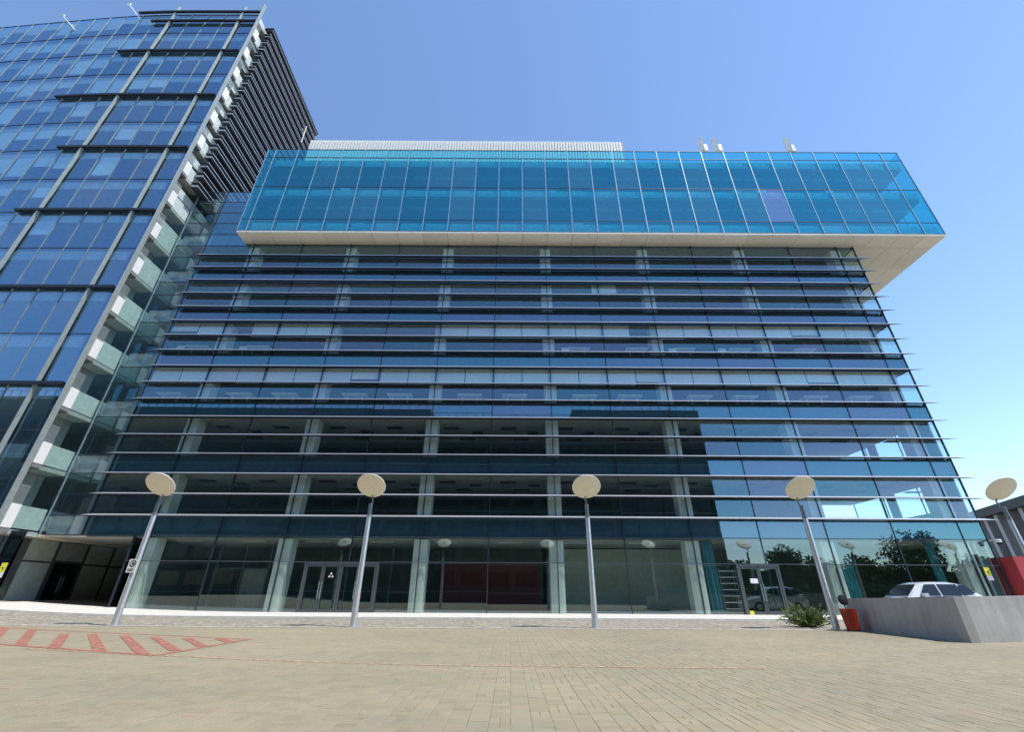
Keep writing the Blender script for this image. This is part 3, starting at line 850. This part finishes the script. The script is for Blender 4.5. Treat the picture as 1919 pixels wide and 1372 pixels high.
for i, (x, lab) in enumerate(LAMPS):
    o = lamp if i == 0 else copy_tree(lamp)
    o.location = (x, 18.2, gz(x)); WLOC[o] = Vector(o.location); o['label'] = lab
    o.rotation_euler = (0, 0, random.uniform(-.06, .06))
# notice on the first pole
t = thing('pole_notice', 'white notice with a dark ring on the leftmost lamp pole', 'notice', (-14.15, 18.07, 1.9))
box('plate', -14.32, -13.98, 18.065, 18.075, 1.72, 2.18, 'sign_white', t)
m = MB(); n = 20
for i in range(n):
    a = 2 * math.pi * i / n
    for r_ in (.12, .085):
        m.v.append((-14.15 + r_ * math.cos(a), 18.061, 2.02 + r_ * math.sin(a)))
for i in range(n):
    j = (i + 1) % n; m.f.append((2 * i, 2 * i + 1, 2 * j + 1, 2 * j))
raw_build(m, 'ring', 'sign_black', t)
m = MB(); m.box(-14.18, -14.12, 18.058, 18.062, 1.97, 2.07); m.box(-14.11, -14.08, 18.058, 18.062, 2.0, 2.04); m.build('pictogram', 'sign_black', t)
m = MB()
for k, (a, b) in enumerate(((-14.28, -14.04), (-14.27, -14.09))): m.box(a, b, 18.06, 18.063, 1.82 - k * .05, 1.845 - k * .05)
m.build('lettering', 'sign_black', t)

# ================================================================== WALL, BIN, SHRUB, CAR
t = thing('concrete_wall', 'low grey concrete wall with a sharp front corner beside the red bin', 'wall', (14, 15, 0))
W0, W1, W2 = (12.35, 18.4), (12.02, 13.46), (26, 16.6)
def wall_seg(name, a, b, h0, h1, th, parent, mat='concrete'):
    a, b = Vector(a), Vector(b); d = (b - a).normalized(); nrm = Vector((-d.y, d.x)) * th
    m = MB(); v = []
    for z0, z1 in ((-.1, None),):
        pass
    q = [a, b, b + nrm, a + nrm]
    v = [(p.x, p.y, -.1) for p in q] + [(q[0].x, q[0].y, h0), (q[1].x, q[1].y, h1), (q[2].x, q[2].y, h1), (q[3].x, q[3].y, h0)]
    m.add(v, CUBE_F); return m.build(name, mat, parent)
wall_seg('side_panel', W0, (W1[0], W1[1] + .004), 1.0, 1.06, .25, t)
wall_seg('front_panel', (W1[0] + .003, W1[1]), W2, 1.06, 1.30, .25, t)
pass

t = thing('litter_bin', 'small red slatted litter bin against the concrete wall', 'bin', (11.75, 17.5, 0))
m = MB(); m.lathe([(.15, .10), (.20, .64), (.19, .64), (.14, .12)], 16, (11.75, 17.5, 0)); m.build('liner', 'bin_red', t)
for k in range(18):
    a = 2 * math.pi * k / 18; ca, sa = math.cos(a), math.sin(a)
    p0 = Vector((11.75 + .175 * ca, 17.5 + .175 * sa, .05)); p1 = Vector((11.75 + .235 * ca, 17.5 + .235 * sa, .68))
    tg = Vector((-sa, ca, 0)) * .03; nr = Vector((ca, sa, 0)) * .014
    v = [p0 - tg, p0 + tg, p0 + tg + nr, p0 - tg + nr, p1 - tg, p1 + tg, p1 + tg + nr, p1 - tg + nr]
    MB().add(v, CUBE_F).build('slat', 'bin_red', t)
m = MB(); m.lathe([(.215, .60), (.24, .60), (.24, .63), (.215, .63)], 24, (11.75, 17.5, 0)); m.build('hoop', 'bin_red', t)
m = MB(); m.tube((11.9, 17.45, 0), (11.9, 17.45, .12), .02); m.tube((11.62, 17.6, 0), (11.62, 17.6, .12), .02); m.tube((11.75, 17.35, 0), (11.75, 17.35, .12), .02); m.build('foot', 'black_paint', t)
t = thing('round_marker', 'black round marker on a thin rod rising behind the red litter bin', 'marker', (11.9, 17.85, 0))
MB().tube((11.92, 17.85, 0), (11.92, 17.85, .82), .018).build('rod', 'black_paint', t, smooth=True)
m = MB(); m.lathe([(.02, -.05), (.12, -.045), (.165, -.02), (.17, 0), (.165, .02), (.12, .045), (.02, .05)], 24, (11.92, 17.85, .95), Matrix.Rotation(R(78), 3, 'X')); m.build('head', 'black_paint', t, smooth=True)

def shrub(x, y, z, label):
    t = thing('juniper_shrub', label, 'shrub', (x, y, z)); rr = random.Random(11)
    m = MB(); st = MB()
    for k in range(150):
        a = rr.uniform(0, 2 * math.pi); el = rr.uniform(.15, 1.05); L = rr.uniform(.45, 1.0) * (1.05 if math.cos(a) < 0 else .85)
        d = Vector((math.cos(a) * math.cos(el) * 1.1, math.sin(a) * math.cos(el) * .8, math.sin(el) * .85)); d.normalize()
        p = Vector((x + rr.uniform(-.25, .25), y + rr.uniform(-.2, .2), z + rr.uniform(0, .12)))
        pts = [p]
        for s in range(7):
            d = (d + Vector((0, 0, .05 - .03 * s)) + Vector((rr.uniform(-.08, .08), rr.uniform(-.08, .08), rr.uniform(-.05, .08)))).normalized()
            pts.append(pts[-1] + d * L / 7)
        st.tube(pts[0], pts[4], .008, .004, 4, False)
        for s in range(1, 8):
            for q in range(9):
                c = pts[s - 1].lerp(pts[s], rr.random()); dd = (d + Vector((rr.uniform(-.9, .9), rr.uniform(-.9, .9), rr.uniform(-.35, .9)))).normalized()
                ln = rr.uniform(.05, .13); sd = dd.cross(Vector((rr.uniform(-1, 1), rr.uniform(-1, 1), rr.uniform(-1, 1)))).normalized() * .011
                k0 = len(m.v); m.v += [tuple(c - sd), tuple(c + sd), tuple(c + dd * ln + sd * .4), tuple(c + dd * ln - sd * .4)]; m.f.append((k0, k0 + 1, k0 + 2, k0 + 3))
    raw_build(m, 'foliage', 'juniper', t); raw_build(st, 'stems', 'bark', t)
shrub(11.55, 19.6, 0, 'low spiky green juniper shrub beside the fourth lamp pole')

def car(x0, y0, z0, label, flip=1):
    """parked hatchback, nose toward -X, loft of cross sections"""
    t = thing('parked_car', label, 'car', (x0, y0, z0))
    # station: x, half width at sill/waist, bottom z, waist z
    st = [(0.0, .55, .38, .58), (.12, .72, .28, .74), (.55, .84, .22, .90), (1.15, .87, .20, .98), (2.0, .88, .20, 1.02), (3.2, .88, .20, 1.05), (4.0, .86, .24, 1.06), (4.35, .80, .32, 1.02), (4.45, .70, .40, .92)]
    m = MB(); ring = []
    for x, w, zb, zw in st:
        h = zw - zb
        pr = [(-w * .90, zb), (-w, zb + h * .3), (-w, zb + h * .62), (-w * .96, zb + h * .92), (-w * .80, zw), (0, zw + .03), (w * .80, zw), (w * .96, zb + h * .92), (w, zb + h * .62), (w, zb + h * .3), (w * .90, zb)]
        ring.append([(x0 + x, y0 + a, z0 + b) for a, b in pr])
    n = len(ring[0]); v = [p for r_ in ring for p in r_]; f = []
    for s in range(len(st) - 1):
        for i in range(n): f.append((s * n + i, s * n + (i + 1) % n, (s + 1) * n + (i + 1) % n, (s + 1) * n + i))
    f += [tuple(range(n)), tuple(range((len(st) - 1) * n, len(st) * n))]
    m.add(v, f); body = m.build('body', 'car_white', t, smooth=True)
    # cabin frame: roof with pillars; windows slightly proud
    rb = [(1.05, .80, 1.0), (1.75, .63, 1.50), (2.3, .66, 1.60), (3.1, .66, 1.60), (3.75, .62, 1.50), (4.30, .74, 1.05)]
    m = MB(); v = []
    base = [(1.05, .80, .98), (1.75, .83, 1.0), (2.3, .83, 1.02), (3.1, .83, 1.03), (3.75, .82, 1.04), (4.30, .74, 1.04)]
    rr_ = [[(x0 + bx, y0 - bw, z0 + bz), (x0 + rx, y0 - rw, z0 + rz_ - .06), (x0 + rx, y0 - rw * .8, z0 + rz_), (x0 + rx, y0 + rw * .8, z0 + rz_), (x0 + rx, y0 + rw, z0 + rz_ - .06), (x0 + bx, y0 + bw, z0 + bz)]
           for (bx, bw, bz), (rx, rw, rz_) in zip(base, rb)]
    v = [p for r_ in rr_ for p in r_]; f = []
    for s in range(5):
        for i in range(5): f.append((s * 6 + i, s * 6 + i + 1, (s + 1) * 6 + i + 1, (s + 1) * 6 + i))
    m.add(v, f); m.build('roof', 'car_white', t, smooth=True)
    def win(name, pts, off):
        pts = [Vector(p) + Vector((x0, y0, z0)) for p in pts]; k = MB()
        o_ = Vector(off); k.v = [tuple(p + o_) for p in pts] + [tuple(p) for p in pts]; n = len(pts)
        k.f = [tuple(range(n)), tuple(range(2 * n - 1, n - 1, -1))] + [(i, (i + 1) % n, n + (i + 1) % n, n + i) for i in range(n)]
        return k.build(name, 'car_glass', t)
    for s in (-1, 1):
        def P(x, u, s=s):   # u 0 at waist, 1 at roof edge
            return (x, s * (.838 - .17 * u), 1.03 + .50 * u)
        win('side_window', [P(1.50, .06), P(2.42, .06), P(2.42, .95), P(1.95, .93)], (0, s * .012, 0))
        win('side_window', [P(2.50, .06), P(3.35, .06), P(3.35, .95), P(2.50, .95)], (0, s * .012, 0))
        win('side_window', [P(3.42, .08), P(4.0, .25), P(3.72, .88), P(3.42, .94)], (0, s * .012, 0))
        mm = MB(); mm.box(x0 + 1.55, x0 + 1.72, y0 + s * .86 - (.0 if s > 0 else .17), y0 + s * .86 + (.17 if s > 0 else .0), z0 + 1.02, z0 + 1.15); mm.build('mirror', 'car_white', t)
        for xw in (.85, 3.55):
            w = MB(); w.lathe([(.20, -.10), (.315, -.10), (.33, -.06), (.33, .06), (.315, .10), (.20, .10)], 24, (x0 + xw, y0 + s * .79, z0 + .33), Matrix.Rotation(R(90), 3, 'X'))
            wh = w.build('wheel', 'tyre', t, smooth=True)
            w = MB(); w.lathe([(.02, -.105), (.20, -.105), (.21, 0), (.20, .105), (.02, .105)], 20, (x0 + xw, y0 + s * .79, z0 + .33), Matrix.Rotation(R(90), 3, 'X')); w.build('rim', 'rim', wh, smooth=True)
        hl = MB(); hl.box(x0 + .06, x0 + .30, y0 + s * .66 - .12, y0 + s * .66 + .12, z0 + .62, z0 + .75); hl.build('headlight', 'lens', t)
        tl_ = MB(); tl_.box(x0 + 4.28, x0 + 4.44, y0 + s * .62 - .10, y0 + s * .62 + .10, z0 + .80, z0 + .98); tl_.build('tail_light', 'tail_red', t)
    win('windscreen', [(1.12, -.66, 1.06), (1.12, .66, 1.06), (1.72, .50, 1.49), (1.72, -.50, 1.49)], (-.02, 0, .014))
    win('rear_window', [(4.22, .60, 1.12), (4.22, -.60, 1.12), (3.80, -.48, 1.47), (3.80, .48, 1.47)], (.02, 0, .014))
car(16.35, 22.4, .06, 'white hatchback parked behind the concrete wall in front of the glass')

# ================================================================== RIGHT END: red board, neighbour, cameras, signs
t = thing('red_board', 'plain red board enclosure at the right end of the glass block', 'board', (31.5, 28.5, 0))
box('front_board', 29.75, 34.5, 28.2, 28.28, 0, 3.22, 'red_panel', t)
box('side_board', 29.66, 29.74, 28.2, 29.6, 0, 3.22, 'red_panel', t)
NB = thing('neighbour_building', 'grey neighbouring building with deep vertical concrete fins and dark roof edge', 'building', (46, 42, 0))
na, nb_ = Vector((39.5, 26.0)), Vector((53.0, 60.0)); nd = (nb_ - na).normalized(); nn = Vector((nd.y, -nd.x))
ang = math.atan2(nd.y, nd.x); Ln = (nb_ - na).length
def nbox(name, s0, s1, o0, o1, z0, z1, mat, parent=NB):
    c = na + nd * (s0 + s1) / 2 + nn * (o0 + o1) / 2
    d = (s1 - s0, o1 - o0, z1 - z0); k = ('nb',) + tuple(round(q, 3) for q in d) + (mat,)
    if k not in _bc: _bc[k] = MB().box(-d[0] / 2, d[0] / 2, -d[1] / 2, d[1] / 2, -d[2] / 2, d[2] / 2).mesh(name, mat)
    return put(name, _bc[k], (c.x, c.y, (z0 + z1) / 2), parent, (0, 0, ang))
nbox('wall', 0, Ln, .6, 8, 0, 8.0, 'neighbour_wall')
nbox('roof', -.6, Ln + .6, -.9, 8.4, 8.0, 8.75, 'roof_dark')
k = 0
s = .3
while s < Ln - 1:
    nbox('fin', s, s + .55, -.5, .6, 0, 8.0, 'neighbour_fin')
    if k % 2 == 1:
        w = nbox('window', s + .75, s + 1.75, .52, .6, 3.6, 6.6, 'opp_window')
        for q in range(6): nbox('slat', s + .72, s + 1.78, .44, .52, 3.7 + q * .52, 3.78 + q * .52, 'neighbour_wall', w)
    s += 2.0; k += 1
t = thing('security_camera', 'white dome security camera on a bracket at the right corner of the glass', 'camera', (29.5, 28.7, 4.0))
m = MB(); m.box(29.42, 29.50, 28.5, 28.93, 4.12, 4.2); m.build('bracket', 'white_metal', t)
m = MB(); m.lathe([(.12, .02), (.15, 0), (.15, -.14), (.13, -.16)], 20, (29.46, 28.4, 4.16)); m.build('housing', 'white_metal', t, smooth=True)
m = MB(); m.lathe([(.125, 0), (.115, -.07), (.08, -.11), (.02, -.125)], 20, (29.46, 28.4, 3.995)); m.build('dome', 'black_paint', t, smooth=True)
def notice(name, x0, x1, y, z0, z1, label):
    t = thing(name, label, 'sticker', ((x0 + x1) / 2, y, z0)); zm = z0 + (z1 - z0) * .36
    box('yellow_part', x0, x1, y - .006, y, zm, z1, 'sign_yellow', t); box('white_part', x0, x1, y - .006, y, z0, zm - .003, 'sign_white', t)
    mm = MB(); xc = (x0 + x1) / 2; mm.box(xc - .07, xc + .05, y - .009, y - .0065, zm + .18, zm + .24); mm.box(xc + .0, xc + .06, y - .009, y - .0065, zm + .10, zm + .16); mm.build('pictogram', 'sign_black', t)
notice('warning_sticker', 28.35, 28.68, D - .03, 1.95, 2.65, 'yellow and white sticker on the glass near the red board')
o = tag(box('floor_sticker', 13.7, 13.95, D - .15, D - .14, .12, .3, 'sign_yellow'), 'small yellow tag at the foot of the right entrance doors', 'sticker')
notice('warning_sticker', -28.35, -28.02, 26.90, 1.75, 2.5, 'yellow and white sticker at the left edge below the tower')
box('sticker_post', -28.75, -27.95, 26.905, 27.05, .3, 4.1, 'dark_glass', T)
box('sticker_post_head', -28.75, -27.95, 26.89, 27.07, 4.1, 4.2, 'mullion_dark', T)

# roof aerials
def antenna(x, y, label, two=False):
    t = thing('cell_antenna', label, 'antenna', (x, y, 37.4), 'phone antennas on the roof')
    MB().tube((x, y, 37.4), (x, y, 44.7), .05, n=8).build('mast', 'pole_metal', t)
    mm = MB(); mm.prism([(-.25, -.10), (.25, -.10), (.28, .04), (.15, .13), (-.15, .13), (-.28, .04)], 'z', -.95, .95)
    put('panel', mm.mesh('panel', 'antenna', True), (x - .25, y - .2, 44.05), t, (R(4), 0, R(-18)))
    mm = MB(); mm.tube((x, y, 43.6), (x - .25, y - .2, 43.6), .03, n=6); mm.tube((x, y, 44.4), (x - .25, y - .2, 44.4), .03, n=6); mm.build('bracket', 'pole_dark', t)
    mm = MB(); mm.box(x + .1, x + .45, y - .15, y + .15, 43.2, 44.2); mm.build('radio_unit', 'antenna', t)
antenna(20.35, 31, 'left of two close panel antennas on the roof of the blue box')
antenna(21.9, 31, 'right of two close panel antennas on the roof of the blue box')
antenna(29.7, 31, 'single panel antenna furthest right on the roof of the blue box')
for (x, z0, x1, z1, lab) in ((-50.2, 58.2, -52.6, 60.75, 'thin leaning pole on the tower edge furthest left'), (-42.9, 59.5, -45.1, 62.3, 'thin leaning pole on the tower edge nearer the blade')):
    y = ty(x) - .35
    t = thing('roof_pole', lab, 'pole', (x, y, z0), 'thin poles on the tower edge')
    MB().tube((x, y + .3, z0), (x1, y, z1), .06, .05, 8).build('shaft', 'white_metal', t, smooth=True)
    MB().tube((x1 - .22, y, z1 - .02), (x1 + .16, y, z1 + .10), .10, .10, 8).build('tip', 'white_metal', t)
t = thing('roof_aerial', 'forked white aerial in front of the tower louvres', 'aerial', (-28.2, 38.2, 54.5))
mm = MB(); mm.tube((-28.2, 38.2, 54.4), (-28.1, 38.0, 57.4), .06, n=6); mm.tube((-28.15, 38.1, 55.4), (-28.1, 37.4, 56.2), .05, n=6); mm.tube((-29.0, 38.2, 54.5), (-28.2, 38.2, 54.5), .05, n=6); mm.build('shaft', 'white_metal', t)
# ================================================================== ACROSS THE PLAZA (seen mirrored in the glass)
OB = thing('opposite_building', 'dark long building across the plaza mirrored in the lower glass', 'building', (-15, -17, 0))
box('body', -150, 33.9, -32, -17, -.2, 29.2, 'opp_wall', OB)
box('penthouse', -150, -14.8, -30, -17.3, 29.2, 31.2, 'opp_wall', OB)
box('penthouse', 10.9, 34.0, -30, -17.3, 29.2, 31.3, 'opp_wall', OB)
for i in range(7):
    for k in range(-22, 8):
        x = k * 4.2 + .6
        z = 2.2 + i * 3.9
        w = box('window', x, x + 3.2, -17.02, -16.97, z, z + 2.0, 'opp_window', OB)
    box('balcony_rail', -92, 33.6, -16.6, -16.55, 1.3 + i * 3.9, 1.42 + i * 3.9, 'neighbour_fin', OB)
for x in [k * 4.2 for k in range(-8, 9)]: box('pier', x - .2, x + .2, -17.3, -16.7, 0, 29.2, 'opp_wall', OB)
def tree(x, y, h, r, label, seed):
    rr = random.Random(seed); t = thing('broadleaf_tree', label, 'tree', (x, y, 0), 'trees across the plaza')
    m = MB(); m.tube((x, y, -.1), (x + .2, y, h * .45), .28, .18, 8)
    for k in range(7):
        a = rr.uniform(0, 6.28); m.tube((x + .15, y, h * rr.uniform(.3, .45)), (x + r * .6 * math.cos(a), y + r * .6 * math.sin(a), h * rr.uniform(.6, .85)), .11, .04, 6)
    m.build('trunk', 'bark', t)
    m = MB()
    cl = []
    for k in range(46):
        u = Vector((rr.gauss(0, 1), rr.gauss(0, 1), rr.gauss(0, 1))).normalized() * rr.uniform(.35, 1) 
        cl.append((Vector((x + u.x * r, y + u.y * r, h * .55 + u.z * h * .43)), r * rr.uniform(.24, .42)))
    for c, cr in cl:
        for q in range(110):
            u = Vector((rr.gauss(0, 1), rr.gauss(0, 1), rr.gauss(0, 1))).normalized() * cr * rr.uniform(.5, 1.1)
            p = c + u; a = Vector((rr.gauss(0, 1), rr.gauss(0, 1), rr.gauss(0, 1))).normalized(); b = a.orthogonal().normalized(); s = rr.uniform(.22, .42)
            k0 = len(m.v); m.v += [tuple(p + a * s), tuple(p + b * s * .6), tuple(p - a * s), tuple(p - b * s * .6)]; m.f.append((k0, k0 + 1, k0 + 2, k0 + 3))
    raw_build(m, 'crown', 'leaf', t)
for i, (x, y, h, r, lab) in enumerate(((93, -52, 15, 6.0, 'tallest broad tree mirrored in the glass above the parked car'), (62, -50, 11.0, 4.5, 'rounded tree mirrored in the glass left of the fourth lamp pole'),
        (45, -46, 7.5, 4, 'low tree mirrored in the glass just above the right entrance doors'), (53, -55, 8, 4.5, 'bushy tree mirrored between the low and rounded trees'),
        (72, -56, 8.5, 5, 'broad low tree mirrored right of the rounded tree'), (82, -54, 9, 5, 'dense tree mirrored left of the tallest tree'), (106, -52, 9, 5, 'tree mirrored furthest right in the glass'))):
    tree(x, y, h, r, lab, 40 + i)

t = thing('clipped_hedge', 'long dark hedge mirrored along the foot of the right ground floor glass', 'hedge', (75, -40, 0))
rr = random.Random(77); m = MB()
for q in range(9000):
    p = Vector((rr.uniform(37, 125), -40 + rr.gauss(0, .7), rr.uniform(0, 1) ** .7 * (2.6 + .5 * math.sin(q)))); a = Vector((rr.gauss(0, 1), rr.gauss(0, 1), rr.gauss(0, 1))).normalized(); b = a.orthogonal().normalized(); s_ = rr.uniform(.2, .4)
    k0 = len(m.v); m.v += [tuple(p + a * s_), tuple(p + b * s_ * .6), tuple(p - a * s_), tuple(p - b * s_ * .6)]; m.f.append((k0, k0 + 1, k0 + 2, k0 + 3))
raw_build(m, 'foliage', 'leaf', t)
t = thing('low_building', 'low dark building mirrored behind the trees in the right glass', 'building', (90, -70, 0))
box('wall', 40, 150, -75, -66, 0, 6.5, 'opp_wall', t); box('roof', 39.5, 150.5, -75.5, -65.5, 6.5, 7.0, 'roof_dark', t)
for k in range(18): box('window', 43 + k * 6, 46 + k * 6, -66.02, -65.95, 1.5, 4.5, 'opp_window', t)
for xa, xb, z in ((-150, -14.8, 31.2), (10.9, 34.0, 31.3), (-14.8, 10.9, 29.2)):
    m = MB(); x = xa
    while x < xb: m.box(x, x + .08, -17.4, -17.32, z, z + 1.1); x += 1.6
    m.box(xa, xb, -17.39, -17.33, z + 1.1, z + 1.18); m.build('roof_railing', 'opp_wall', OB)
